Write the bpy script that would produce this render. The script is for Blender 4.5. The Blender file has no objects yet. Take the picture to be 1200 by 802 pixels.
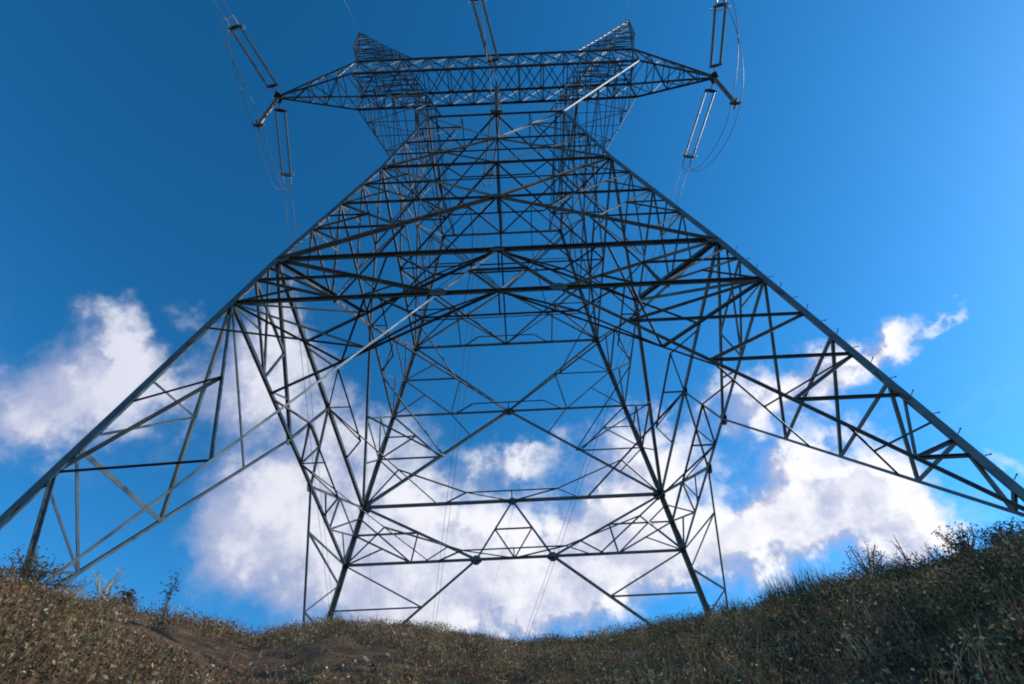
import bpy, bmesh, math, random
from mathutils import Vector, Matrix, noise
R_ = math.radians
random.seed(7)
scene = bpy.context.scene
COL = scene.collection

# ------------------------------------------------------------------ camera
CAM = Vector((0.2172, -12.5069, -11.6866))
PITCH, YAW, ROLL = R_(48.4553), R_(0.0714), R_(-2.6846)
FPX, PW, PH = 710.87, 1200.0, 802.0
F_ = Vector((math.sin(YAW)*math.cos(PITCH), math.cos(YAW)*math.cos(PITCH), math.sin(PITCH)))
R0 = Vector((math.cos(YAW), -math.sin(YAW), 0)); U0 = R0.cross(F_)
RT = R0*math.cos(ROLL) + U0*math.sin(ROLL); UP = -R0*math.sin(ROLL) + U0*math.cos(ROLL)
cd = bpy.data.cameras.new('camera'); cam = bpy.data.objects.new('camera', cd); COL.objects.link(cam)
m3 = Matrix((RT, UP, -F_)).transposed()
cam.matrix_world = Matrix.Translation(CAM) @ m3.to_4x4()
cd.sensor_fit = 'HORIZONTAL'; cd.sensor_width = 36.0; cd.lens = 36.0*FPX/PW
cd.clip_start = 0.05; cd.clip_end = 8000
scene.camera = cam

def ray(u, v):
    return (F_ + RT*((u-PW/2)/FPX) + UP*((PH/2-v)/FPX)).normalized()
def azel(u, v):
    d = ray(u, v); return math.atan2(d.x, d.y), math.asin(d.z)

# ------------------------------------------------------------------ exposure, sun and sky
scene.view_settings.view_transform = 'Standard'; scene.view_settings.look = 'None'
scene.cycles.filter_width = 1.9
scene.view_settings.gamma = 1.0; scene.view_settings.exposure = 0.0
SUN_AZ, SUN_EL = R_(80), R_(29)          # azimuth from +Y towards +X
S_DIR = Vector((math.sin(SUN_AZ)*math.cos(SUN_EL), math.cos(SUN_AZ)*math.cos(SUN_EL), math.sin(SUN_EL)))
sl = bpy.data.lights.new('sun', 'SUN'); sl.energy = 3.2; sl.angle = R_(0.5); sl.color = (1, .93, .82)
so = bpy.data.objects.new('sun', sl); COL.objects.link(so)
so.rotation_euler = S_DIR.to_track_quat('Z', 'Y').to_euler(); so.location = (30, 10, 40)

world = bpy.data.worlds.new('World'); scene.world = world; world.use_nodes = True
SKY_STRENGTH = 0.13
def build_world():
    nt = world.node_tree; nt.nodes.clear(); N, L = nt.nodes, nt.links
    def mth(op, a, b=None, c=None):
        n = N.new('ShaderNodeMath'); n.operation = op
        for i, x in enumerate((a, b, c)):
            if x is None: continue
            if isinstance(x, (int, float)): n.inputs[i].default_value = x
            else: L.new(x, n.inputs[i])
        return n.outputs[0]
    def vm(op, a, b=None, out=0):
        n = N.new('ShaderNodeVectorMath'); n.operation = op
        for i, x in enumerate((a, b)):
            if x is None: continue
            if op == 'SCALE' and i == 1:
                n.inputs['Scale'].default_value = x; continue
            if isinstance(x, (tuple, list, Vector)): n.inputs[i].default_value = tuple(x)
            else: L.new(x, n.inputs[i])
        return n.outputs[out]
    def mixc(fac, a, b, mode='MIX'):
        n = N.new('ShaderNodeMix'); n.data_type = 'RGBA'; n.blend_type = mode
        for i, x in ((0, fac), (6, a), (7, b)):
            if isinstance(x, (int, float)): n.inputs[i].default_value = x
            elif isinstance(x, tuple): n.inputs[i].default_value = (*x, 1)
            else: L.new(x, n.inputs[i])
        return n.outputs[2]
    def mapr(v, a, b, c=0., d=1., smooth=True):
        n = N.new('ShaderNodeMapRange'); n.interpolation_type = 'SMOOTHSTEP' if smooth else 'LINEAR'
        L.new(v, n.inputs[0])
        for i, x in enumerate((a, b, c, d)): n.inputs[i+1].default_value = x
        return n.outputs[0]
    def fbm(vec, scale, detail=8, rough=.55, color=False):
        n = N.new('ShaderNodeTexNoise'); L.new(vec, n.inputs['Vector'])
        n.inputs['Scale'].default_value = scale; n.inputs['Detail'].default_value = detail; n.inputs['Roughness'].default_value = rough
        return n.outputs['Color' if color else 'Fac']
    sky = N.new('ShaderNodeTexSky'); sky.sky_type = 'NISHITA'; sky.sun_disc = False
    sky.sun_elevation = SUN_EL; sky.sun_rotation = SUN_AZ
    sky.air_density = 1.0; sky.dust_density = 0.3; sky.ozone_density = 4.0; sky.altitude = 600
    # slide-film blue: denser, more saturated sky
    gm = N.new('ShaderNodeGamma'); L.new(sky.outputs[0], gm.inputs[0]); gm.inputs[1].default_value = SKY_GAMMA
    hs = N.new('ShaderNodeHueSaturation'); L.new(gm.outputs[0], hs.inputs['Color'])
    hs.inputs['Hue'].default_value = SKY_HUE; hs.inputs['Saturation'].default_value = SKY_SAT; hs.inputs['Value'].default_value = SKY_VAL
    tc = N.new('ShaderNodeTexCoord'); d0 = tc.outputs['Generated']
    d = vm('NORMALIZE', d0)
    def blobs_at(dvec):
        w1 = vm('SUBTRACT', fbm(dvec, 5.0, 5, .55, True), (.5, .5, .5))
        w2 = vm('SUBTRACT', fbm(dvec, 22.0, 4, .6, True), (.5, .5, .5))
        dw = vm('ADD', dvec, vm('ADD', vm('SCALE', w1, .17), vm('SCALE', w2, .075)))
        sx = N.new('ShaderNodeSeparateXYZ'); L.new(dw, sx.inputs[0])
        az = mth('ARCTAN2', sx.outputs[0], sx.outputs[1]); el = mth('ARCSINE', mth('MINIMUM', sx.outputs[2], .9999))
        cx = N.new('ShaderNodeCombineXYZ'); L.new(az, cx.inputs[0]); L.new(el, cx.inputs[1])
        tot = None
        for (u, v, ru, rv, amp) in CLOUDS:
            a, e = azel(u, v)
            a1, _ = azel(u+ru, v); _, e1 = azel(u, v+rv)
            q = vm('MULTIPLY', vm('SUBTRACT', cx.outputs[0], (a, e, 0)), (1/abs(a1-a), 1/max(.01, abs(e1-e)), 0))
            g = mth('MULTIPLY', mth('EXPONENT', mth('MULTIPLY', vm('DOT_PRODUCT', q, q, 1), -1.0)), amp)
            tot = g if tot is None else mth('ADD', tot, g)
        f = mth('SUBTRACT', fbm(dvec, 9.0, 10, .62), .5)
        return mth('ADD', mth('MINIMUM', tot, 1.15), mth('MULTIPLY', mth('MULTIPLY', f, 1.35), mth('MINIMUM', mth('MULTIPLY', tot, 3.0), 1.0)))
    s0 = blobs_at(d)
    dens = mapr(s0, .12, 1.12)
    # the same field a little nearer the sun: where it is denser there, this spot lies in shade
    s1 = blobs_at(vm('NORMALIZE', vm('ADD', d, vm('SCALE', vm('ADD', (0, 0, 0), tuple(S_DIR)), .045))))
    lit = mapr(mth('SUBTRACT', s0, s1), -.22, .26)
    thick = mapr(s0, .7, 1.5)
    # clouds on the sun's side scatter more light forward
    fwd = mapr(vm('DOT_PRODUCT', d, tuple(S_DIR), 1), -.35, .75)
    lit = mth('MULTIPLY', lit, mth('ADD', mth('MULTIPLY', fwd, .65), .42))
    ccol = mixc(lit, CLOUD_SHADE, CLOUD_LIT)
    ccol = mixc(mth('MULTIPLY', mth('MULTIPLY', thick, fwd), .7), ccol, CLOUD_LIT)
    # thin veils near the horizon
    wis = mapr(fbm(vm('MULTIPLY', d, (1, 1, 2.6)), 3.2, 9, .66), .50, .80)
    sz = N.new('ShaderNodeSeparateXYZ'); L.new(d, sz.inputs[0])
    low = mapr(sz.outputs[2], .72, .36)
    dens = mth('MAXIMUM', mth('MULTIPLY', dens, .97), mth('MULTIPLY', mth('MULTIPLY', wis, low), .35))
    col = mixc(dens, hs.outputs[0], ccol)
    bg = N.new('ShaderNodeBackground'); L.new(col, bg.inputs[0]); bg.inputs[1].default_value = SKY_STRENGTH
    out = N.new('ShaderNodeOutputWorld'); L.new(bg.outputs[0], out.inputs[0])
SKY_GAMMA, SKY_HUE, SKY_SAT, SKY_VAL = 1.45, .484, 1.12, .98
CLOUD_LIT, CLOUD_SHADE = (7.9, 7.8, 8.1), (3.3, 3.7, 5.3)
CLOUDS = [  # photo position, radii, weight: where each cumulus stands in the sky
    (95, 455, 95, 62, 1.0), (140, 405, 40, 40, .8), (40, 490, 60, 45, .7), (215, 465, 70, 45, .7), (290, 430, 45, 60, .75), (330, 380, 30, 40, .5),
    (310, 660, 60, 70, .6), (250, 590, 40, 60, .3), (350, 440, 40, 60, .6), (470, 700, 110, 50, .9), (620, 690, 120, 50, .9), (760, 620, 80, 70, .9), (470, 530, 50, 50, .55), (720, 520, 45, 40, .5), (900, 500, 50, 30, .5), (960, 530, 60, 25, .5), (1000, 570, 60, 40, .8), (1080, 625, 50, 40, .8),
    (285, 620, 50, 90, .55), (330, 570, 70, 60, .6), (390, 510, 55, 60, .75), (430, 650, 90, 80, .9), (500, 600, 60, 60, .7),
    (602, 543, 46, 26, .95), (560, 660, 110, 70, .85), (680, 620, 70, 55, .8), (700, 680, 90, 60, .9), (770, 545, 50, 50, .75), (830, 480, 50, 28, .6),
    (950, 610, 100, 50, 1.1), (1040, 625, 70, 45, .9), (930, 560, 50, 35, .7), (860, 640, 70, 50, .9),
    (955, 440, 70, 42, .75), (1050, 392, 58, 30, .9), (1000, 420, 50, 35, .6), (900, 480, 60, 30, .6), (1115, 365, 28, 12, .45), (1185, 540, 28, 22, .6), (1105, 530, 30, 18, .4), (235, 370, 40, 22, .35),
]
build_world()

# ------------------------------------------------------------------ materials
def mat(name, base, rough=.8, metal=0., var=None, scale=8., attr=None, spec=.5, sheen=0, trans=0, bump=0):
    m = bpy.data.materials.new(name); m.use_nodes = True; nt = m.node_tree; N, L = nt.nodes, nt.links
    b = N['Principled BSDF']; b.inputs['Roughness'].default_value = rough; b.inputs['Metallic'].default_value = metal
    b.inputs['Specular IOR Level'].default_value = spec
    b.inputs['Base Color'].default_value = (*base, 1)
    tc = N.new('ShaderNodeTexCoord')
    src = None
    if var:
        n = N.new('ShaderNodeTexNoise'); n.inputs['Scale'].default_value = scale; n.inputs['Detail'].default_value = 8
        n.inputs['Roughness'].default_value = .65
        L.new(tc.outputs['Object'], n.inputs['Vector'])
        r = N.new('ShaderNodeValToRGB'); r.color_ramp.elements[0].position = .35; r.color_ramp.elements[1].position = .68
        r.color_ramp.elements[0].color = (*base, 1); r.color_ramp.elements[1].color = (*var, 1)
        L.new(n.outputs['Fac'], r.inputs[0]); src = r.outputs[0]
        if bump:
            bp = N.new('ShaderNodeBump'); bp.inputs['Strength'].default_value = bump; bp.inputs['Distance'].default_value = .05
            L.new(n.outputs['Fac'], bp.inputs['Height']); L.new(bp.outputs[0], b.inputs['Normal'])
    if attr:
        a = N.new('ShaderNodeAttribute'); a.attribute_name = attr; src = a.outputs['Color']
    if src: L.new(src, b.inputs['Base Color'])
    if trans:
        t = N.new('ShaderNodeBsdfTranslucent')
        if src: L.new(src, t.inputs[0])
        else: t.inputs[0].default_value = (*base, 1)
        mx = N.new('ShaderNodeMixShader'); mx.inputs[0].default_value = trans
        L.new(b.outputs[0], mx.inputs[1]); L.new(t.outputs[0], mx.inputs[2])
        L.new(mx.outputs[0], N['Material Output'].inputs[0])
    return m
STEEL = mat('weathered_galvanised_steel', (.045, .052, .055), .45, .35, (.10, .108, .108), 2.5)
STEEL2 = mat('galvanised_fittings_sunlit_brace', (.22, .23, .23), .4, .5, (.34, .35, .35), 6)
PLATE = mat('dark_steel_plate', (.06, .06, .055), .5, .4, (.11, .10, .085), 5)
INSUL = mat('insulator_glaze', (.10, .13, .14), .32, 0, (.16, .19, .20), 6)
CABLE = mat('aluminium_cable', (.12, .125, .13), .45, .5)
CONC = mat('concrete', (.28, .26, .23), .9, 0, (.36, .34, .30), 5)
SOIL = mat('dry_soil', (.055, .030, .018), 1, 0, (.19, .105, .06), 3.5, bump=.8, spec=.1)
VEG = mat('dry_vegetation', (.1, .08, .04), .75, 0, attr='tint', spec=.2, trans=.14)
ROCK = mat('tan_clod', (.20, .14, .09), .95, 0, (.32, .24, .16), 9, bump=.6, spec=.1)

# ------------------------------------------------------------------ helpers
def link_mesh(name, bm, material, parent=None, smooth=False):
    me = bpy.data.meshes.new(name); bm.to_mesh(me); bm.free(); me.materials.append(material)
    if smooth:
        for p in me.polygons: p.use_smooth = True
    o = bpy.data.objects.new(name, me); COL.objects.link(o)
    if parent:
        o.parent = parent; o.matrix_parent_inverse = parent.matrix_world.inverted() if False else Matrix.Translation(-parent.location)
    return o
def tag(o, label, cat, group=None, kind=None):
    if label: o['label'] = label
    if cat: o['category'] = cat
    if group: o['group'] = group
    if kind: o['kind'] = kind
    return o
def empty(name, loc, label, cat, group=None):
    o = bpy.data.objects.new(name, None); COL.objects.link(o); o.location = loc; o.empty_display_size = .2
    return tag(o, label, cat, group)
def V(*a): return Vector(a)
def angle_bar(bm, p, q, s, ref=None, t=None):
    """a rolled steel angle: two thin flanges meeting at a heel"""
    p, q = Vector(p), Vector(q); d = (q-p)
    if d.length < 1e-4: return
    d.normalize(); t = t or max(.012, s*.13)
    ref = Vector(ref) if ref is not None else V(0, 0, 1)
    a = ref - d*ref.dot(d)
    if a.length < .05: ref = V(1, .3, .2); a = ref - d*ref.dot(d)
    a.normalize(); b = d.cross(a)
    prof = [(0, 0), (s, 0), (s, t), (t, t), (t, s), (0, s)]
    o = (a+b)*(-s*.35)
    r1 = [bm.verts.new(p+o+a*x+b*y) for x, y in prof]; r2 = [bm.verts.new(q+o+a*x+b*y) for x, y in prof]
    n = len(prof)
    for i in range(n): bm.faces.new((r1[i], r1[(i+1) % n], r2[(i+1) % n], r2[i]))
    bm.faces.new((r1[0], r1[3], r1[2], r1[1])); bm.faces.new((r1[0], r1[5], r1[4], r1[3]))
    bm.faces.new((r2[0], r2[1], r2[2], r2[3])); bm.faces.new((r2[0], r2[3], r2[4], r2[5]))
def tube(bm, pts, r, n=6, cap=True):
    rings = []; pts = [Vector(p) for p in pts]
    for i, p in enumerate(pts):
        d = (pts[min(i+1, len(pts)-1)] - pts[max(i-1, 0)]).normalized()
        a = d.cross(V(.31, .17, .93)); a = a.normalized() if a.length > .1 else d.cross(V(1, 0, 0)).normalized()
        b = d.cross(a); rr = r[i] if isinstance(r, (list, tuple)) else r
        rings.append([bm.verts.new(p + (a*math.cos(k*2*math.pi/n) + b*math.sin(k*2*math.pi/n))*rr) for k in range(n)])
    for A, B in zip(rings, rings[1:]):
        for k in range(n): bm.faces.new((A[k], A[(k+1) % n], B[(k+1) % n], B[k]))
    if cap: bm.faces.new(rings[0][::-1]); bm.faces.new(rings[-1])
def plate(bm, c, nrm, up, w, h, t):
    """cut-corner gusset plate"""
    nrm = Vector(nrm).normalized(); up = Vector(up); up = (up - nrm*up.dot(nrm)).normalized(); x = up.cross(nrm)
    k = .3
    prof = [(-w, -h*k), (-w*k, -h), (w*k, -h), (w, -h*k), (w, h*k), (w*k, h), (-w*k, h), (-w, h*k)]
    r = [[bm.verts.new(Vector(c) + x*a*.5 + up*b*.5 + nrm*s*t*.5) for a, b in prof] for s in (-1, 1)]
    for i in range(8): bm.faces.new((r[0][i], r[0][(i+1) % 8], r[1][(i+1) % 8], r[1][i]))
    bm.faces.new(r[0][::-1]); bm.faces.new(r[1])

# ------------------------------------------------------------------ terrain
CG = CAM.z - 1.6                         # the ground where the photographer stands
SIL = [(-180, -24), (-120, -6), (-75, 16), (-50, 22.4), (-43.4, 21.6), (-40, 21.9), (-35.7, 22.3), (-32.3, 22.2), (-28.1, 21.9), (-23.8, 21.5), (-20.5, 22.3), (-17.6, 23.2), (-10.7, 23.2),
       (-5.9, 22.6), (-1.2, 21.9), (6.7, 21.8), (17, 22.3), (22.5, 22.2), (28, 22.5), (36.1, 22.2), (42.3, 22.1), (50, 22.4), (75, 17), (120, -6), (180, -24)]
RCT = [(-180, 9), (-90, 6.8), (-50, 6.6), (-43, 6.7), (-30, 8.4), (-15, 11), (0, 11.8), (12, 11), (25, 9.6), (43, 7.7), (55, 7.2), (90, 7.2), (180, 9)]
def lerp_tab(t, x):
    for (a, b), (c, d) in zip(t, t[1:]):
        if x <= c:
            f = (x-a)/(c-a); return b+(d-b)*f
    return t[-1][1]
def sstep(x):
    x = min(1, max(0, x)); return x*x*(3-2*x)
FEET = {(-1, -1): -11.3, (1, -1): -8.4, (-1, 1): -6.15, (1, 1): -6.0}
def tower_ground(x, y):
    u = min(1.4, max(-.4, (x+6.6)/13.2)); v = min(1.35, max(-.4, (y+6.3)/12.4))
    return ((FEET[(-1, -1)]*(1-u)+FEET[(1, -1)]*u)*(1-v) + (FEET[(-1, 1)]*(1-u)+FEET[(1, 1)]*u)*v)
def ground(x, y):
    dx, dy = x-CAM.x, y-CAM.y; r = math.hypot(dx, dy); a = math.degrees(math.atan2(dx, dy))
    rc = lerp_tab(RCT, a); hc = rc*math.tan(R_(lerp_tab(SIL, a)))
    k = r/rc
    inside = -1.6 + (hc+1.6)*(k + .06*math.sin(min(k, 1)*math.pi))
    if r <= rc: h = inside
    else:
        T = tower_ground(x, y) - CAM.z
        side = hc - .22*(r-rc)
        w = sstep((abs(a)-58)/30)
        tgt = T*(1-w) + side*w
        h = hc + (tgt-hc)*sstep((r-rc)/2.6) if w < 1 else side
        if r > 32: h -= .2*(r-32)*sstep((r-32)/30)
        h = max(h, -70.)
    n = noise.noise(V(x*.9, y*.9, 3.3))*.04 + noise.noise(V(x*2.7, y*2.7, 1.1))*.035 + noise.noise(V(x*7, y*7, 8.1))*.014
    return CAM.z + h + n*min(1, r/3)
def hit(u, v):
    """where the sight line through a photo position meets the hillside"""
    d = ray(u, v); t = 3.0
    while t < 40:
        p = CAM + d*t
        if p.z < ground(p.x, p.y): return V(p.x, p.y, ground(p.x, p.y))
        t += .03
    return None
def crest(u, v, back=0.0):
    a, _ = azel(u, v); rc = lerp_tab(RCT, math.degrees(a)) + back
    x, y = CAM.x+math.sin(a)*rc, CAM.y+math.cos(a)*rc
    return V(x, y, ground(x, y))
def build_ground():
    bm = bmesh.new()
    angs = []
    a = -180.
    while a < 180: angs.append(a); a += .6 if -52 <= a < 52 else 4.
    rad = [.4, 1, 1.8, 2.6, 3.4, 4.2]
    while rad[-1] < 14: rad.append(rad[-1]+.11)
    while rad[-1] < 1800: rad.append(rad[-1]*1.09)
    c = bm.verts.new((CAM.x, CAM.y, CG)); rows = []
    for r in rad:
        rows.append([bm.verts.new((CAM.x+math.sin(R_(t))*r, CAM.y+math.cos(R_(t))*r, ground(CAM.x+math.sin(R_(t))*r, CAM.y+math.cos(R_(t))*r))) for t in angs])
    n = len(angs)
    for k in range(n): bm.faces.new((c, rows[0][(k+1) % n], rows[0][k]))
    for A, B in zip(rows, rows[1:]):
        for k in range(n): bm.faces.new((A[k], A[(k+1) % n], B[(k+1) % n], B[k]))
    o = link_mesh('ground', bm, SOIL, None, True); o['kind'] = 'structure'
build_ground()

# ------------------------------------------------------------------ the tower
zB, zC, zK, xK, zAB, zBC = 6.738, 13.543, -1.910, 1.207, 3.532, 9.688
tower = empty('transmission_tower', (0, 0, -7.6), 'dark grey steel lattice transmission tower with splayed legs standing on the hill crest', 'pylon')
def hx(z):
    if z <= 0: return 5-.1738*z, 4.958-.1428*z
    if z <= zB: t = z/zB; return 5+(3.695-5)*t, 4.958+(3.907-4.958)*t
    t = (z-zB)/(zC-zB); return 3.695+(2.819-3.695)*t, 3.907+(2.859-3.907)*t
def cor(sx, sy, z): a, b = hx(z); return V(sx*a, sy*b, z)
FACES = {'near': ((-1, -1), (1, -1)), 'far': ((-1, 1), (1, 1)), 'left': ((-1, -1), (-1, 1)), 'right': ((1, -1), (1, 1))}
def fp(face, u, z):
    """point on a face at height z, u from -1 (first corner) to 1"""
    a, b = FACES[face]; A, B = cor(*a, z), cor(*b, z); return A*((1-u)/2) + B*((1+u)/2)
def fx(face, m, z):
    """point on a face at m metres from its centre line"""
    a, b = FACES[face]; w = (cor(*b, z)-cor(*a, z)).length/2; return fp(face, m/w, z)
NRM = {'near': V(0, -1, .16), 'far': V(0, 1, .16), 'left': V(-1, 0, .18), 'right': V(1, 0, .18)}
KM = {'near': xK, 'far': xK, 'left': xK*.82, 'right': xK*.82}
members = []      # secondary bars: (p, q, size, ref)
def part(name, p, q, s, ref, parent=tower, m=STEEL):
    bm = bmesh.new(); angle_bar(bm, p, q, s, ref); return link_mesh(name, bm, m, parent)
def sec(p, q, s=.05, ref=None): members.append((Vector(p), Vector(q), s, ref))
def gusset(c, nrm, w, h):
    bm = bmesh.new(); plate(bm, Vector(c)+Vector(nrm).normalized()*.03, nrm, V(0, 0, 1), w, h, .02); link_mesh('gusset_plate', bm, PLATE, tower)
S_LEG, S_M1, S_M2, S_M3 = .145, .094, .074, .06
for sx in (-1, 1):
    for sy in (-1, 1):
        zf = FEET[(sx, sy)]
        bm = bmesh.new()
        ref = V(-sx, 0, 0)
        P = [cor(sx, sy, z) for z in (zf+.25, 0, zB, zC)]
        for a, b, s in zip(P, P[1:], (S_LEG, S_LEG*.92, S_LEG*.85)):
            # heel outwards: both flanges lie in the two faces
            d = (b-a).normalized(); r1 = V(-sx, 0, 0); r2 = V(0, -sy, 0)
            r1 = (r1-d*r1.dot(d)).normalized(); r2 = (r2-d*r2.dot(d)); r2 = (r2-r1*r2.dot(r1)).normalized()
            t = .022; prof = [(0, 0), (s, 0), (s, t), (t, t), (t, s), (0, s)]; o = (r1+r2)*(-s*.3)
            A = [bm.verts.new(a+o+r1*x+r2*y) for x, y in prof]; B = [bm.verts.new(b+o+r1*x+r2*y) for x, y in prof]
            for i in range(6): bm.faces.new((A[i], A[(i+1) % 6], B[(i+1) % 6], B[i]))
            bm.faces.new((A[0], A[3], A[2], A[1])); bm.faces.new((A[0], A[5], A[4], A[3])); bm.faces.new((B[0], B[1], B[2], B[3])); bm.faces.new((B[0], B[3], B[4], B[5]))
            # splice plates with bolts part way up
            for f in (.33, .72):
                c = a.lerp(b, f)
                for rr, oth in ((r1, r2), (r2, r1)):
                    for e in (-.28, .28):
                        cc = c + rr*s*.3 - oth*(s*.3+.012)
                    plate(bm, cc, oth, d, s*.8, .7, .02)
        bmesh.ops.recalc_face_normals(bm, faces=bm.faces)
        leg = link_mesh('leg', bm, STEEL, tower)
        bm = bmesh.new(); c = cor(sx, sy, zf+.3)
        tube(bm, [c+V(0, 0, -.75), c+V(0, 0, -.02), c], [.34, .30, .26], 16); f = link_mesh('footing', bm, CONC, leg); f.matrix_parent_inverse = leg.matrix_world.inverted() if False else Matrix.Identity(4)
        if (sx, sy) == (1, -1):
            z = zf+1.0; k = 0
            while z < -.5:
                bm = bmesh.new(); c = cor(sx, sy, z) + V(.05, -.05, 0); dd = V(1, 0, .2) if k % 2 else V(0, -1, .2); dd.normalize()
                tube(bm, [c, c+dd*.08], .0075, 6); tube(bm, [c+dd*.08, c+dd*.092], .013, 6)
                link_mesh('step_bolt', bm, STEEL, leg).matrix_parent_inverse = Matrix.Identity(4); z += .42; k += 1

for face, (ca, cb) in FACES.items():
    n = NRM[face]; km = KM[face]
    front = face in ('near', 'far')
    A0, A1 = cor(*ca, 0), cor(*cb, 0); AC = fp(face, 0, 0)
    # horizontal beams
    part('horizontal_beam', A0, A1, S_M1, n); part('horizontal_beam', fp(face, -1, zK), fp(face, 1, zK), S_M2, n)
    part('horizontal_beam', fp(face, -1, zB), fp(face, 1, zB), S_M2, n); part('horizontal_beam', fp(face, -1, zC), fp(face, 1, zC), S_M2, n)
    part('horizontal_beam', fp(face, -1, zAB), fp(face, 1, zAB), .06, n); part('horizontal_beam', fp(face, -1, zBC), fp(face, 1, zBC), .055, n)
    ap, ap2 = fp(face, 0, zAB), fp(face, 0, zBC)
    for s, cc in ((-1, ca), (1, cb)):
        K = fx(face, s*km, zK); Q = cor(*cc, 0); zf = FEET[cc]; ft = cor(*cc, zf+.3 if front or zf > -11 else -10.3)
        part('main_brace', Q, K, S_M2, n); part('main_brace', AC, K, S_M3, n); part('main_brace', K, ft, .042 if face == 'near' else (.075 if face == 'far' else .05), n, tower, STEEL2 if (face, s) == ('near', -1) else STEEL)  # near-left foot brace: sunlit look put into its colour with the paler fittings steel
        part('main_brace', Q, ap, S_M1, n); part('main_brace', ap, cor(*cc, zB), S_M2, n)
        part('main_brace', cor(*cc, zB), ap2, S_M2, n); part('main_brace', ap2, cor(*cc, zC), S_M3, n)
        gusset(K, n, .36, .30)
        gusset(Q.lerp(AC, .03), n, .26, .40); gusset(cor(*cc, zB).lerp(fp(face, 0, zB), .03), n, .2, .3)
        # --- redundants, foot panel
        LK = fp(face, s, zK); big = cc[1] < 0            # the two near legs run much deeper than the far ones
        if zf < -11:                                     # the longest leg carries a wider, sparser pattern
            fl = cor(*cc, zf+.3); g = lambda t: LK.lerp(fl, t); b = lambda t: K.lerp(ft, t)
            if front:
                f1 = b(.49); h = LK.lerp(f1, .56)
                sec(LK, f1, .06, n); sec(f1, g(.50), .04, n); sec(h, g(.34), .034, n); sec(h, g(.50), .07, n)
                sec(b(.2), g(.10), .04, n); sec(b(.2), LK, .045, n)
                f2 = b(.72); sec(f2, g(.50), .055, n); sec(f2, g(.74), .04, n)
            else:
                s1, s2 = b(.45), b(.62); h = LK.lerp(s1, .56)
                sec(LK, s1, .06, n); sec(s1, g(.45), .075, n); sec(h, g(.422), .034, n); sec(h, g(.274), .038, n)
                sec(s2, g(.455), .05, n); sec(s2, g(.515), .038, n); sec(s2, g(.664), .04, n); sec(b(.2), LK, .05, n); sec(b(.82), g(.664), .05, n)
        elif front:
            ts = (.22, .43, .605, .81) if big else (.34,)
            for i, t0 in enumerate(ts):
                sec(K.lerp(ft, t0), LK.lerp(ft, t0), .046, n)
                sec(K.lerp(ft, t0), LK.lerp(ft, ts[i-1] if i else 0), .045, n)
            if big: sec(K.lerp(ft, ts[-1]), LK.lerp(ft, ts[-1]-.05), .05, n)
        else:
            ls = (0, .34, .555, .765, .9) if big else (0, .15, .5)
            ss = (.33, .535, .745, .93) if big else (.2, .55)
            for i, t0 in enumerate(ss):
                sec(K.lerp(ft, t0), LK.lerp(ft, ls[i]), .046, n); sec(K.lerp(ft, t0), LK.lerp(ft, ls[i+1]), .046, n)
        # --- panel between crank level and A
        mQK = Q.lerp(K, .5); lm = Q.lerp(LK, .5); kb = LK.lerp(K, .5)
        sec(lm, mQK, .055, n); sec(mQK, kb, .05, n); sec(lm, kb, .05, n)
        sec(Q.lerp(LK, .2), kb, .045, n); sec(Q.lerp(K, .76), LK.lerp(K, .6), .04, n); sec(LK, lm.lerp(kb, .5), .04, n)
        mAK = AC.lerp(K, .5); sec(mAK, fx(face, 0, zK), .045, n)
        if s > 0: sec(AC.lerp(fx(face, -km, zK), .5), mAK, .045, n)
        # --- panel A to apex to B
        B_ = cor(*cc, zB); LA = cor(*cc, zAB)
        m1 = Q.lerp(ap, .5); m2 = ap.lerp(B_, .5)
        z1 = zAB*.5; z2 = (zAB+zB)*.5
        h1 = LA.lerp(m1, .5)
        sec(cor(*cc, z1), m1, .05, n); sec(LA, m1, .055, n); sec(cor(*cc, z1), h1, .045, n); sec(cor(*cc, (z1+zAB)/2), h1, .04, n)
        sec(cor(*cc, z1), Q.lerp(ap, .25), .045, n)
        if front: sec(ap.lerp(Q, .28), fp(face, s*.5, zAB), .04, n)
        sec(cor(*cc, z2), m2, .05, n); sec(cor(*cc, z2), fp(face, s*.5, zAB), .045, n); sec(m2, fp(face, s*.5, zAB), .045, n)
        sec(cor(*cc, z2), ap.lerp(B_, .75), .04, n); sec(LA, cor(*cc, z2).lerp(fp(face, s*.5, zAB), .45), .04, n)
        # --- panel B to C
        C_ = cor(*cc, zC); LB = cor(*cc, zBC); m3_, m4 = B_.lerp(ap2, .5), ap2.lerp(C_, .5)
        sec(cor(*cc, (zB+zBC)/2), m3_, .045, n); sec(m3_, LB, .045, n); sec(m3_, fp(face, 0, zB), .05, n)
        if s > 0: sec(m3_, cor(*ca, zB).lerp(ap2, .5), .05, n)
        sec(m3_, fp(face, s*.5, zBC), .04, n)
        sec(cor(*cc, (zC+zBC)/2), m4, .045, n); sec(m4, LB, .045, n); sec(m4, fp(face, s*.5, zC), .04, n); sec(m4, fp(face, s*.5, zBC), .04, n)
    gusset(AC, n, .34, .26); gusset(ap, n, .46, .30); gusset(ap2, n, .34, .26)
up = V(0, 0, 1)
for z, s in ((zAB, .045), (zB, .06), (zBC, .045), (zC, .07)):     # diaphragms seen from below
    c = {f: fp(f, 0, z) for f in FACES}
    for a, b in (('near', 'left'), ('near', 'right'), ('far', 'left'), ('far', 'right')):
        part('diaphragm_brace', c[a], c[b], s, up)
        m = c[a].lerp(c[b], .5); cx, cy = (-1 if 'left' == b else 1), (-1 if a == 'near' else 1)
        if s > .05: sec(m, fp(a, cx*.5, z), .04, up); sec(m, fp(b, cy*.5, z), .04, up); sec(cor(cx, cy, z), m, .05, up)
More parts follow.
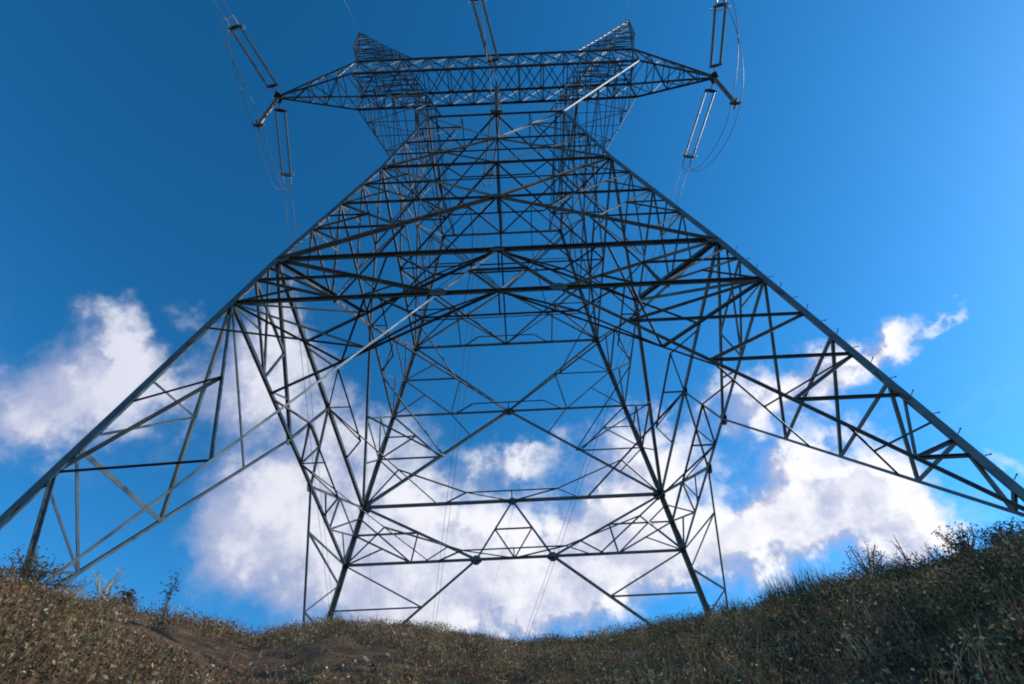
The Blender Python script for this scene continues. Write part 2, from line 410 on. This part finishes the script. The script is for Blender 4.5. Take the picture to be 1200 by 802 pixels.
for z, s in ((0, .058), (zK, .046)):
    for sx in (-1, 1):
        sd = 'left' if sx < 0 else 'right'
        q = fp(sd, -.5, z); n0 = fp('near', 0, z); m = n0.lerp(q, .66)
        part('diaphragm_brace', n0, q, s, up); part('corner_brace', cor(sx, -1, z), m, .095 if z == 0 else .06, up)
        if z == 0: part('corner_brace', cor(sx, -1, zK), m, .05, up)
        sec(m, fp('near', sx*.5, z), .045, up)
        q = fp('far', sx*.5, z); n0 = fp(sd, 0, z); m = n0.lerp(q, .6)
        part('diaphragm_brace', n0, q, s*.75, up); sec(cor(sx, 1, z), m, .05, up)
for face in FACES:                                                           # narrow stiffening truss inside each horizontal
    for z, off in ((zK, .6), (0, .6), (zAB, .5), (zB, .45)):
        inn = -V(NRM[face].x, NRM[face].y, 0).normalized()*off
        l, r, c = fp(face, -.30, z)+inn, fp(face, .30, z)+inn, fp(face, 0, z)
        sec(l, r, .045, up); sec(c, c+inn, .035, up); sec(l, fp(face, -.46, z), .04, up); sec(r, fp(face, .46, z), .04, up)
        if z <= 0:
            sec(l, c, .035, up); sec(r, c, .035, up)
            if face in ('near', 'far'):
                for e, sd, u in ((l, 'left', -.5), (r, 'right', .5)):
                    w = fp('near', 0, z).lerp(fp(sd, -.5, z), .66) if face == 'near' else fp(sd, 0, z).lerp(fp('far', u, z), .6)
                    sec(e, w, .04, up)
for sx in (-1, 1):                                                           # hip bracing inside each corner
    for sy in (-1, 1):
        fa = 'near' if sy < 0 else 'far'; fb = 'left' if sx < 0 else 'right'
        zf = FEET[(sx, sy)]
        for t in () if sy > 0 else ((.43, .70) if zf > -9 else ()):
            z = zK + (zf+.3-zK)*t
            ft = cor(sx, sy, zf+.3); a = fx(fa, sx*KM[fa], zK).lerp(ft, t); b = fx(fb, sy*KM[fb], zK).lerp(ft, t)
            sec(a, b, .034, up); sec(a.lerp(b, .5), cor(sx, sy, z), .03, up)
        for z in (zAB*.5, (zAB+zB)*.5):
            a = fp(fa, sx*.5, z); b = fp(fb, sy*.5, z); sec(a, b, .045, up)
            sec(a, fp(fb, sy*.5, z+1.7), .04, up)
        for z in ((zB+zBC)*.5, (zBC+zC)*.5):
            sec(fp(fa, sx*.5, z), fp(fb, sy*.5, z), .04, up)
for z in (zB, zC):
    sec(fp('near', 0, z), fp('far', 0, z), .06, up); sec(fp('left', 0, z), fp('right', 0, z), .06, up)

# secondary bars: the hundred that show largest are parts of their own, the rest one mesh
def shows(m):
    mid = (m[0]+m[1])/2; return (m[0]-m[1]).length*m[2]/(mid-CAM).length**2
members.sort(key=shows, reverse=True)
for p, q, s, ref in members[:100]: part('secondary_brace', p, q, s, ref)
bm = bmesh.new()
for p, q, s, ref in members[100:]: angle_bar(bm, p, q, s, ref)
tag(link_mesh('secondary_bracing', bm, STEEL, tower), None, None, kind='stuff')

# crossarm, window arms and earth-wire peaks
def lacing(bm, A0, A1, B0, B1, n, s, ref, cross=False, posts=True):
    """zig-zag between two chords A0-A1 and B0-B1"""
    for i in range(n):
        a, a2 = A0.lerp(A1, i/n), A0.lerp(A1, (i+1)/n); b, b2 = B0.lerp(B1, i/n), B0.lerp(B1, (i+1)/n)
        if posts and i: angle_bar(bm, a, b, s, ref)
        if cross: angle_bar(bm, a, b2, s, ref); angle_bar(bm, b, a2, s, ref)
        elif i % 2: angle_bar(bm, a, b2, s, ref)
        else: angle_bar(bm, b, a2, s, ref)
GX, GI, GD, ZL, ZH, TX, TZ = 8.45, 5.0, 1.06, 25.5, 27.75, 12.9, 25.2
def sub(name, bm, parent):
    o = link_mesh(name, bm, STEEL); o.parent = parent; return o
bm = bmesh.new(); tips = {s: V(s*TX, 0, TZ) for s in (-1, 1)}
ch = {}
for y in (-1, 1):
    for z in (ZL, ZH):
        p0, p1 = V(-GX, y*GD, z), V(GX, y*GD, z); ch[(y, z)] = (p0, p1)
        angle_bar(bm, p0, p1, .12, V(0, -y, 0))
        for s, p in ((-1, p0), (1, p1)): angle_bar(bm, p, tips[s]+V(-s*.12, y*.08, (z-ZL)*.06), .10, V(0, -y, 0))
crossarm = link_mesh('crossarm', bm, STEEL, tower)
for (a, b, ref) in (((-1, ZL), (-1, ZH), V(0, -1, 0)), ((1, ZL), (1, ZH), V(0, 1, 0)), ((-1, ZL), (1, ZL), up), ((-1, ZH), (1, ZH), up)):
    bm = bmesh.new(); A, B = ch[a], ch[b]
    lacing(bm, A[0], A[1], B[0], B[1], 12, .055, ref, cross=True)
    for s in (-1, 1):
        e = 0 if s < 0 else 1
        lacing(bm, A[e], tips[s], B[e], tips[s], 5, .05, ref)
    sub('lacing', bm, crossarm)
for s in (-1, 1):
    bm = bmesh.new(); plate(bm, tips[s]+V(0, 0, .02), V(0, 0, 1), V(0, 1, 0), .5, .62, .05); plate(bm, tips[s]+V(0, 0, -.05), V(0, 1, 0), up, .45, .34, .05); sub('tip_plate', bm, crossarm)
for s in (-1, 1):
    bm = bmesh.new(); O, I = {}, {}
    for y in (-1, 1):
        c = cor(s, y, zC)
        O[y] = (c, V(s*GX, y*GD, ZL)); I[y] = (c+V(-s*.55, 0, 0), V(s*GI, y*GD, ZL))
        angle_bar(bm, *O[y], .07, V(-s, 0, 0)); angle_bar(bm, *I[y], .075, V(s, 0, 0))
    arm = link_mesh('window_arm', bm, STEEL, tower)
    bm = bmesh.new(); lacing(bm, *O[-1], *O[1], 8, .042, V(s, 0, 0)); sub('lacing', bm, arm)
    bm = bmesh.new(); lacing(bm, *I[-1], *I[1], 7, .036, V(s, 0, 0)); sub('lacing', bm, arm)
    for y in (-1, 1):
        bm = bmesh.new(); lacing(bm, *O[y], *I[y], 8, .036, V(0, y, 0)); sub('lacing', bm, arm)
    # peak for the earth wire
    apx = V(s*10.13, 0, 38.1); bm = bmesh.new(); E = {}
    for y in (-1, 1):
        for x in (GX, GI):
            b = V(s*x, y*GD, ZL); h = V(s*x, y*GD, ZH); angle_bar(bm, b, h, .08, V(s, 0, 0)); 
            md = h.lerp(apx, .42) + (V(s*.28, y*.08, 0) if x == GX else V(s*.05, 0, 0)); tp = apx+V((x-GX)*.02*s, y*.06, 0)
            E[(x, y)] = (h, md, tp); angle_bar(bm, h, md, .07, V(0, -y, 0)); angle_bar(bm, md, tp, .07, V(0, -y, 0))
    pk = link_mesh('earth_wire_peak', bm, STEEL, tower)
    for a, b, ref in (((GX, -1), (GX, 1), V(s, 0, 0)), ((GI, -1), (GI, 1), V(s, 0, 0)), ((GX, -1), (GI, -1), V(0, 1, 0)), ((GX, 1), (GI, 1), V(0, 1, 0))):
        bm = bmesh.new(); lacing(bm, *E[a][:2], *E[b][:2], 6, .038, ref); lacing(bm, *E[a][1:], *E[b][1:], 6, .036, ref); sub('lacing', bm, pk)

# ------------------------------------------------------------------ insulators and wires
DN = V(-.1868, -.9383, -.2912).normalized(); DF = V(-.1726, .9848, -.0477).normalized()
def string_mesh(bm, p, q, r=.09, n=34):
    """cap-and-pin discs threaded on a rod"""
    d = (q-p); L = d.length; step = L/n; pts, rad = [], []
    for i in range(n):
        b = p + d*(i/n); e = d.normalized()
        for f, rr in ((0, .035), (.3, .05), (.42, r), (.58, r*.92), (.62, .045), (.95, .032)):
            pts.append(b+e*step*f); rad.append(rr)
    tube(bm, pts, rad, 10)
def tension(p, D, L, label):
    t = empty('insulator_string', p, label, 'insulator', 'tension insulator strings')
    D = D.normalized(); side = D.cross(up).normalized(); w = .27
    e0, e1 = p + D*.45, p + D*(.45+L)
    def put(name, bm, m): return link_mesh(name, bm, m, t)
    bm = bmesh.new(); tube(bm, [p, e0], .035, 8); tube(bm, [p-side*.09, p+side*.09], .05, 8); put('shackle', bm, PLATE)
    for e in (e0, e1):
        bm = bmesh.new(); plate(bm, e, D.cross(side), D, w*2+.22, .2, .04); put('yoke_plate', bm, PLATE)
    for s in (-1, 1):
        bm = bmesh.new(); string_mesh(bm, e0+side*w*s+D*.06, e1+side*w*s-D*.06); put('insulator_discs', bm, INSUL)
        bm = bmesh.new(); c = e1+side*w*s*.85
        tube(bm, [c, c+D*.25, c+D*.62], [.03, .055, .03], 8); put('dead_end_clamp', bm, STEEL2)
    bm = bmesh.new(); pts = []
    nn = D.cross(side)
    for k in range(25):
        a = k*2*math.pi/24; pts.append(e1 - D*.12 + side*math.cos(a)*.5 + nn*math.sin(a)*.27)
    tube(bm, pts, .022, 6, False); put('grading_ring', bm, STEEL2)
    return [e1+side*w*s*.85+D*.6 for s in (-1, 1)], side
def wire(pts, r, name, label, cat, group):
    bm = bmesh.new(); tube(bm, pts, r, 6); return tag(link_mesh(name, bm, CABLE, None, True), label, cat, group)
def sagline(p, D, L, curve, n=40):
    h = V(D.x, D.y, 0).normalized(); sl = D.z/math.hypot(D.x, D.y)
    return [p + h*(L*k/n) + up*(sl*L*k/n + curve*(L*k/n)**2) for k in range(n+1)]
phases = {'left': tips[-1]+V(0, 0, -.06), 'right': tips[1]+V(0, 0, -.06), 'centre': None}
for nm in ('left', 'centre', 'right'):
    s = {'left': -1, 'centre': 0, 'right': 1}[nm]
    pn = phases[nm] + V(0, -.3, 0) if s else V(0, -GD, ZL-.05); pf = phases[nm] + V(0, .3, 0) if s else V(0, GD, ZL-.05)
    where = {'left': 'left end of the crossarm', 'right': 'right end of the crossarm', 'centre': 'middle of the crossarm'}[nm]
    en, sn = tension(pn, DN, 3.65, f'twin insulator string reaching up and forward from the {where}')
    ef, sf = tension(pf, DF, 4.1, f'twin insulator string running back and down from the {where}')
    # jumper support string hanging from the tip
    ph = phases[nm] if s else V(0, 0, ZL)
    bot = ph + V(0, 0, -4.0)
    j = empty('jumper_insulator', ph, f'single dark insulator string hanging straight down from the {where}', 'insulator', 'jumper insulator strings')
    bm = bmesh.new(); string_mesh(bm, ph+V(0, 0, -.3), bot, .125, 22); link_mesh('insulator_discs', bm, INSUL, j)
    bm = bmesh.new(); tube(bm, [ph+V(0, 0, .03), ph+V(0, 0, -.32)], .04, 8); link_mesh('shackle', bm, PLATE, j)
    bm = bmesh.new(); plate(bm, bot+V(0, 0, -.1), V(0, 1, 0), up, .62, .24, .12); tube(bm, [bot+V(0, -.3, -.16), bot+V(0, .3, -.16)], .05, 8); link_mesh('jumper_clamp', bm, PLATE, j)
    for k in range(2):
        side = (-1, 1)[k]
        wire(sagline(en[k], DN, 70, .0012), .019, 'conductor_wire', f'thin twin conductor wire leaving the photo above the {where}', 'wire', f'twin conductors in front of the {where}')
        wire(sagline(ef[k], DF, 260, .00035, 60), .019, 'conductor_wire', f'thin twin conductor wire leading away behind the {where}', 'wire', f'twin conductors behind the {where}')
        # jumper loop: near clamp, down, under the hanging string, up to the far clamp
        J = bot + V(side*.24, 0, -.16); a, b = en[k], ef[k]
        pts = []
        for (P0, P1, P2, P3) in ((a, a+V(0, -.3, -2.2), J+V(0, -2.2, -.35), J), (J, J+V(0, 2.2, -.35), b+V(0, .3, -2.2), b)):
            for i in range(17):
                f = i/16; q = P0*(1-f)**3 + P1*3*f*(1-f)**2 + P2*3*f*f*(1-f) + P3*f**3
                if not pts or (q-pts[-1]).length > 1e-4: pts.append(q)
        wire(pts, .02, 'jumper_wire', f'thin jumper wire looping below the {where}', 'wire', f'jumper loops at the {where}')
for s, nm in ((-1, 'left'), (1, 'right')):
    apx = V(s*10.13, 0, 38.15)
    wire(sagline(apx, DN, 90, .0008), .012, 'earth_wire', f'hair-thin earth wire running forward from the {nm} peak', 'wire', 'earth wires')
    wire(sagline(apx, DF, 260, .0003, 60), .012, 'earth_wire', f'hair-thin earth wire running back from the {nm} peak', 'wire', 'earth wires')

# ------------------------------------------------------------------ vegetation
class Veg:
    """bare lists of faces with one tint per face corner"""
    def __init__(s): s.v, s.f, s.c = [], [], []
    def quad(s, pts, col):
        b = len(s.v); s.v += [tuple(p) for p in pts]; s.f.append(tuple(range(b, b+len(pts)))); s.c.append(col)
    def blade(s, p, h, w, lean, col, az=None):
        a = random.random()*6.283 if az is None else az; x = V(math.cos(a), math.sin(a), 0)*w*.5
        ld = random.random()*6.283; l = V(math.cos(ld), math.sin(ld), 0)*lean*h
        m = p + V(0, 0, h*.55) + l*.35; t = p + V(0, 0, h) + l
        s.quad((p-x, p+x, m+x*.75, m-x*.75), col); s.quad((m-x*.75, m+x*.75, t), col)
    def leaf(s, p, size, col, d=None):
        d = d or V(random.gauss(0, 1), random.gauss(0, 1), random.gauss(.3, .7)).normalized()
        n = d.cross(V(random.gauss(0, 1), random.gauss(0, 1), random.gauss(0, 1)))
        if n.length < .05: return
        n.normalize(); w = size*.28
        s.quad((p, p+d*size*.5+n*w, p+d*size, p+d*size*.5-n*w), col)
    def stick(s, p, q, r, col):
        d = (q-p).normalized(); a = d.cross(V(.3, .2, .9)).normalized(); b = d.cross(a)
        ring = [(a*math.cos(k*2.094)+b*math.sin(k*2.094))*r for k in range(3)]
        for k in range(3): s.quad((p+ring[k], p+ring[(k+1) % 3], q+ring[(k+1) % 3]*.6, q+ring[k]*.6), col)
    def make(s, name, parent=None, material=None):
        me = bpy.data.meshes.new(name); me.from_pydata(s.v, [], s.f); me.materials.append(material or VEG)
        at = me.color_attributes.new('tint', 'FLOAT_COLOR', 'CORNER')
        buf = []
        for f, c in zip(s.f, s.c): buf += [c[0], c[1], c[2], 1.0]*len(f)
        at.data.foreach_set('color', buf); me.update()
        o = bpy.data.objects.new(name, me); COL.objects.link(o)
        if parent: o.parent = parent; o.matrix_parent_inverse = Matrix.Translation(-parent.location)
        return o
DRY = [(.30, .19, .09), (.21, .12, .055), (.38, .26, .14), (.12, .068, .035), (.17, .115, .05), (.24, .115, .06)]
GREEN = [(.040, .056, .028), (.055, .068, .032), (.034, .046, .030), (.075, .080, .045), (.026, .036, .022)]
BLK = [(.03, .035, .02), (.045, .045, .025), (.025, .03, .022)]
BRN = [(.10, .07, .04), (.14, .10, .055), (.08, .065, .035)]
PALE = [(.36, .31, .22), (.42, .38, .30), (.30, .25, .17)]
def jit(c, k=.3):
    f = 1 + random.uniform(-k, k); return (c[0]*f, c[1]*f*random.uniform(.94, 1.06), c[2]*f)
def ground_cover():
    g = Veg()
    def place(a, r): return CAM.x+math.sin(R_(a))*r, CAM.y+math.cos(R_(a))*r
    def mood(x, y): return .18 + .45*noise.noise(V(x*.8, y*.8, 2.2)) + .16*(x-CAM.x-1.0)      # the right-hand slope is greener scrub
    bare = hit(290, 775)
    def worn(x, y):
        q = math.hypot(x-bare.x, (y-bare.y)*1.4) + .5*noise.noise(V(x*1.7, y*1.7, 44))
        return q < 1.9 and random.random() < (.86 if q < 1.5 else .6)
    # fine litter and short blades over the whole slope
    for i in range(75000):
        a = random.uniform(-50, 50); rc = lerp_tab(RCT, a); r = math.sqrt(random.uniform(2.8**2, (rc+.7)**2)); x, y = place(a, r)
        cl = noise.noise(V(x*1.6, y*1.6, 5)) + .7*noise.noise(V(x*5, y*5, 9))
        if cl < -.12 and random.random() < .72: continue
        if worn(x, y): continue
        if x > CAM.x+2.2 and random.random() < .15: continue
        pal = (BLK+GREEN[:3] if x > CAM.x+1 else GREEN) if random.random() < mood(x, y) else DRY
        k = random.random()
        if random.random() < (.05 if x < CAM.x+1 else .015): pal = PALE
        p = V(x, y, ground(x, y)-.01); hh = .05 + .09*max(0, cl+.3)
        if k < .6: g.blade(p, random.uniform(.5, 1.6)*hh, random.uniform(.003, .007), random.uniform(.1, 1.1), jit(random.choice(pal)))
        else:
            c = random.choice(pal)
            for q in range(3): g.leaf(p+V(random.gauss(0, .03), random.gauss(0, .03), random.uniform(0, hh)), random.uniform(.012, .034), jit(c, .35))
    # hummocks of scrub: knots of stems and small leaves with dark gaps between
    for i in range(1900):
        a = random.uniform(-50, 50); rc = lerp_tab(RCT, a); r = math.sqrt(random.uniform(3.0**2, (rc+.3)**2)); x, y = place(a, r)
        if noise.noise(V(x*.9, y*.9, 15)) < -.3 or worn(x, y): continue
        green = random.random() < mood(x, y)+.05; pal = (GREEN+BLK if x > CAM.x else GREEN) if green else DRY
        size = random.uniform(.04, .17)*(1.25 if a > 5 else 1); base = random.choice(pal)
        for q in range(22):
            px, py = x+random.gauss(0, size*.7), y+random.gauss(0, size*.7); p = V(px, py, ground(px, py)-.01)
            g.blade(p, random.uniform(.6, 1.9)*size, random.uniform(.003, .007), random.uniform(.2, .9), jit(base, .4))
            for w in range(3): g.leaf(p+V(random.gauss(0, .02), random.gauss(0, .02), random.uniform(.2, 1.3)*size), random.uniform(.014, .040), jit(base if random.random() < (.92 if a < 8 else .98) else random.choice(PALE), .5))
    # straggling stems that break the skyline, thicker on the right
    for i in range(2600):
        a = random.triangular(-48, 48, 26); rc = lerp_tab(RCT, a); x, y = place(a, rc+random.uniform(-.6, .35))
        if noise.noise(V(x*1.1, y*1.1, 31)) < -.05: continue
        col = jit(random.choice(GREEN+BLK if a > 0 else DRY+BRN)); p = V(x, y, ground(x, y)-.01); h = random.uniform(.06, .19)*(1 if a > 0 else .7)
        g.blade(p, h, random.uniform(.003, .006), random.uniform(.1, .7), col)
        for w in range(2): g.leaf(p+V(random.gauss(0, .02), random.gauss(0, .02), h*random.uniform(.4, .9)), random.uniform(.015, .035), col)
    tag(g.make('ground_cover'), 'low dry grass and scrub leaves covering the brown hillside', 'grass', kind='stuff')
ground_cover()

def shrub(name, p, h, w, cols, twig, nb, label, cat='shrub', leaf=.032, per=20, leafless=False, group='shrubs on the hillside'):
    t = empty(name, p, label, cat, group); b, l = Veg(), Veg()
    for i in range(nb):
        a = random.random()*6.283; sp = random.random()**.7; tipp = p + V(math.cos(a)*w*.5*sp, math.sin(a)*w*.5*sp, h*random.uniform(.65, 1)*(1-.35*sp))
        mid = p.lerp(tipp, .5) + V(random.gauss(0, w*.06), random.gauss(0, w*.06), h*.06)
        b.stick(p, mid, h*.012+.004, jit(twig)); b.stick(mid, tipp, h*.007+.002, jit(twig))
        for q in range(per):
            f = random.uniform(.3, 1); c = p.lerp(mid, f*2) if f < .5 else mid.lerp(tipp, f*2-1)
            off = V(random.gauss(0, 1), random.gauss(0, 1), random.gauss(.3, 1)).normalized()*random.uniform(.02, .09)*(h/.4)
            if q % 3 == 0: b.stick(c, c+off*1.4, .0022, jit(twig))
            if not leafless: l.leaf(c+off, leaf*random.uniform(.6, 1.2), jit(random.choice(cols)))
    b.make('branch', t)
    if not leafless: l.make('foliage', t)
    return t
def tuft(p, h, w, cols, n, label, lean=.35, wd=.009):
    g = Veg()
    for i in range(n):
        a = random.random()*6.283; r = w*.5*math.sqrt(random.random())
        q = p + V(math.cos(a)*r, math.sin(a)*r, 0); q.z = ground(q.x, q.y)-.02
        g.blade(q, h*random.uniform(.45, 1), wd*random.uniform(.6, 1.2), random.uniform(.05, lean), jit(random.choice(cols)))
    return tag(g.make('grass_tuft'), label, 'grass tuft', 'grass tufts on the hillside')
TWIG = (.09, .065, .045); PTW = (.42, .36, .28)
shrub('shrub', crest(40, 662), .42, .75, BRN+DRY[:2], TWIG, 26, 'bushy brown shrub on the hill crest at the far left edge')
shrub('twig_shrub', crest(122, 690), .44, .46, DRY, PTW, 10, 'pale leafless twig shrub at the foot of the left leg', leafless=True)
shrub('twig_shrub', crest(90, 690, -.4), .30, .34, DRY, PTW, 9, 'small bleached tangle of twigs on the left slope', leafless=True)
t = shrub('tall_weed', crest(196, 708), .60, .12, BLK+BRN, TWIG, 3, 'lone tall thin weed against the blue sky on the left', 'weed', .04, 22)
shrub('shrub', crest(152, 697), .22, .22, BLK, TWIG, 10, 'tiny dark shrub between the pale twigs and the tall weed')
shrub('shrub', crest(1017, 668), .58, .62, GREEN[:3]+BLK, TWIG, 24, 'rounded airy green shrub alone on the right skyline', per=12)
shrub('shrub', crest(1128, 640), .48, .55, BLK, TWIG, 20, 'dark spiky shrub beside the right leg brace')
shrub('shrub', crest(1172, 622), .22, .6, BLK, TWIG, 18, 'low dark shrub at the right edge of the photo')
shrub('twig_shrub', crest(1062, 655), .54, .24, DRY, TWIG, 5, 'tall sparse bare stems between two right-hand shrubs', leafless=True, per=5)
shrub('twig_shrub', crest(1092, 648), .34, .25, DRY, TWIG, 8, 'short bare stems touching the dark spiky shrub', leafless=True, per=6)
tuft(crest(935, 690), .60, .85, BLK+GREEN, 520, 'broad tall clump of dark grass on the right skyline')
tuft(crest(905, 697), .42, .4, GREEN+BLK, 220, 'shorter dark grass clump left of the broad tall clump', .4)
tuft(crest(962, 683), .32, .35, GREEN+DRY[:2], 110, 'loose grass clump right of the broad tall clump', .6)
tuft(crest(545, 738), .24, .28, BLK+BRN, 90, 'small dark grass tuft at the dip of the crest', .6)
tuft(crest(585, 744), .22, .35, GREEN+BRN, 90, 'low olive grass tuft in the lowest part of the crest', .6)
tuft(crest(482, 722), .20, .55, BRN+BLK, 110, 'flat brown tuft where a brace meets the central mound', .7)
tuft(crest(690, 737), .22, .5, GREEN, 120, 'green grass tuft left of the right far leg brace', .6)
tuft(crest(765, 722), .26, .5, GREEN+BRN, 130, 'grass tuft where the right far brace meets the hill', .6)
tuft(crest(808, 710), .24, .4, GREEN, 120, 'grass tuft at the base of the right far leg', .6)
tuft(crest(858, 700), .34, .5, GREEN+BLK, 150, 'thick grass tuft right of the right far leg', .5)
for u, v, lb in ((830, 748, 'bleached dry weed on the dark right slope'), (745, 772, 'pale dry weed low on the middle slope')):
    tuft(hit(u, v), .13, .16, PALE, 45, lb, 1.2)
def clod(p, r, label):
    bm = bmesh.new(); bmesh.ops.create_icosphere(bm, subdivisions=3, radius=r)
    for v in bm.verts:
        v.co *= 1 + .35*noise.noise(v.co*(2.2/r)+p*3) + .12*noise.noise(v.co*(7/r))
        v.co.z *= .7
    o = link_mesh('earth_clod', bm, ROCK, None, True); o.location = p+V(0, 0, r*.2); tag(o, label, 'clod', 'clods of earth')
clod(hit(424, 776), .055, 'tan clod of earth, larger of two on the middle slope')
clod(hit(452, 770), .04, 'tan clod of earth, smaller of two on the middle slope')
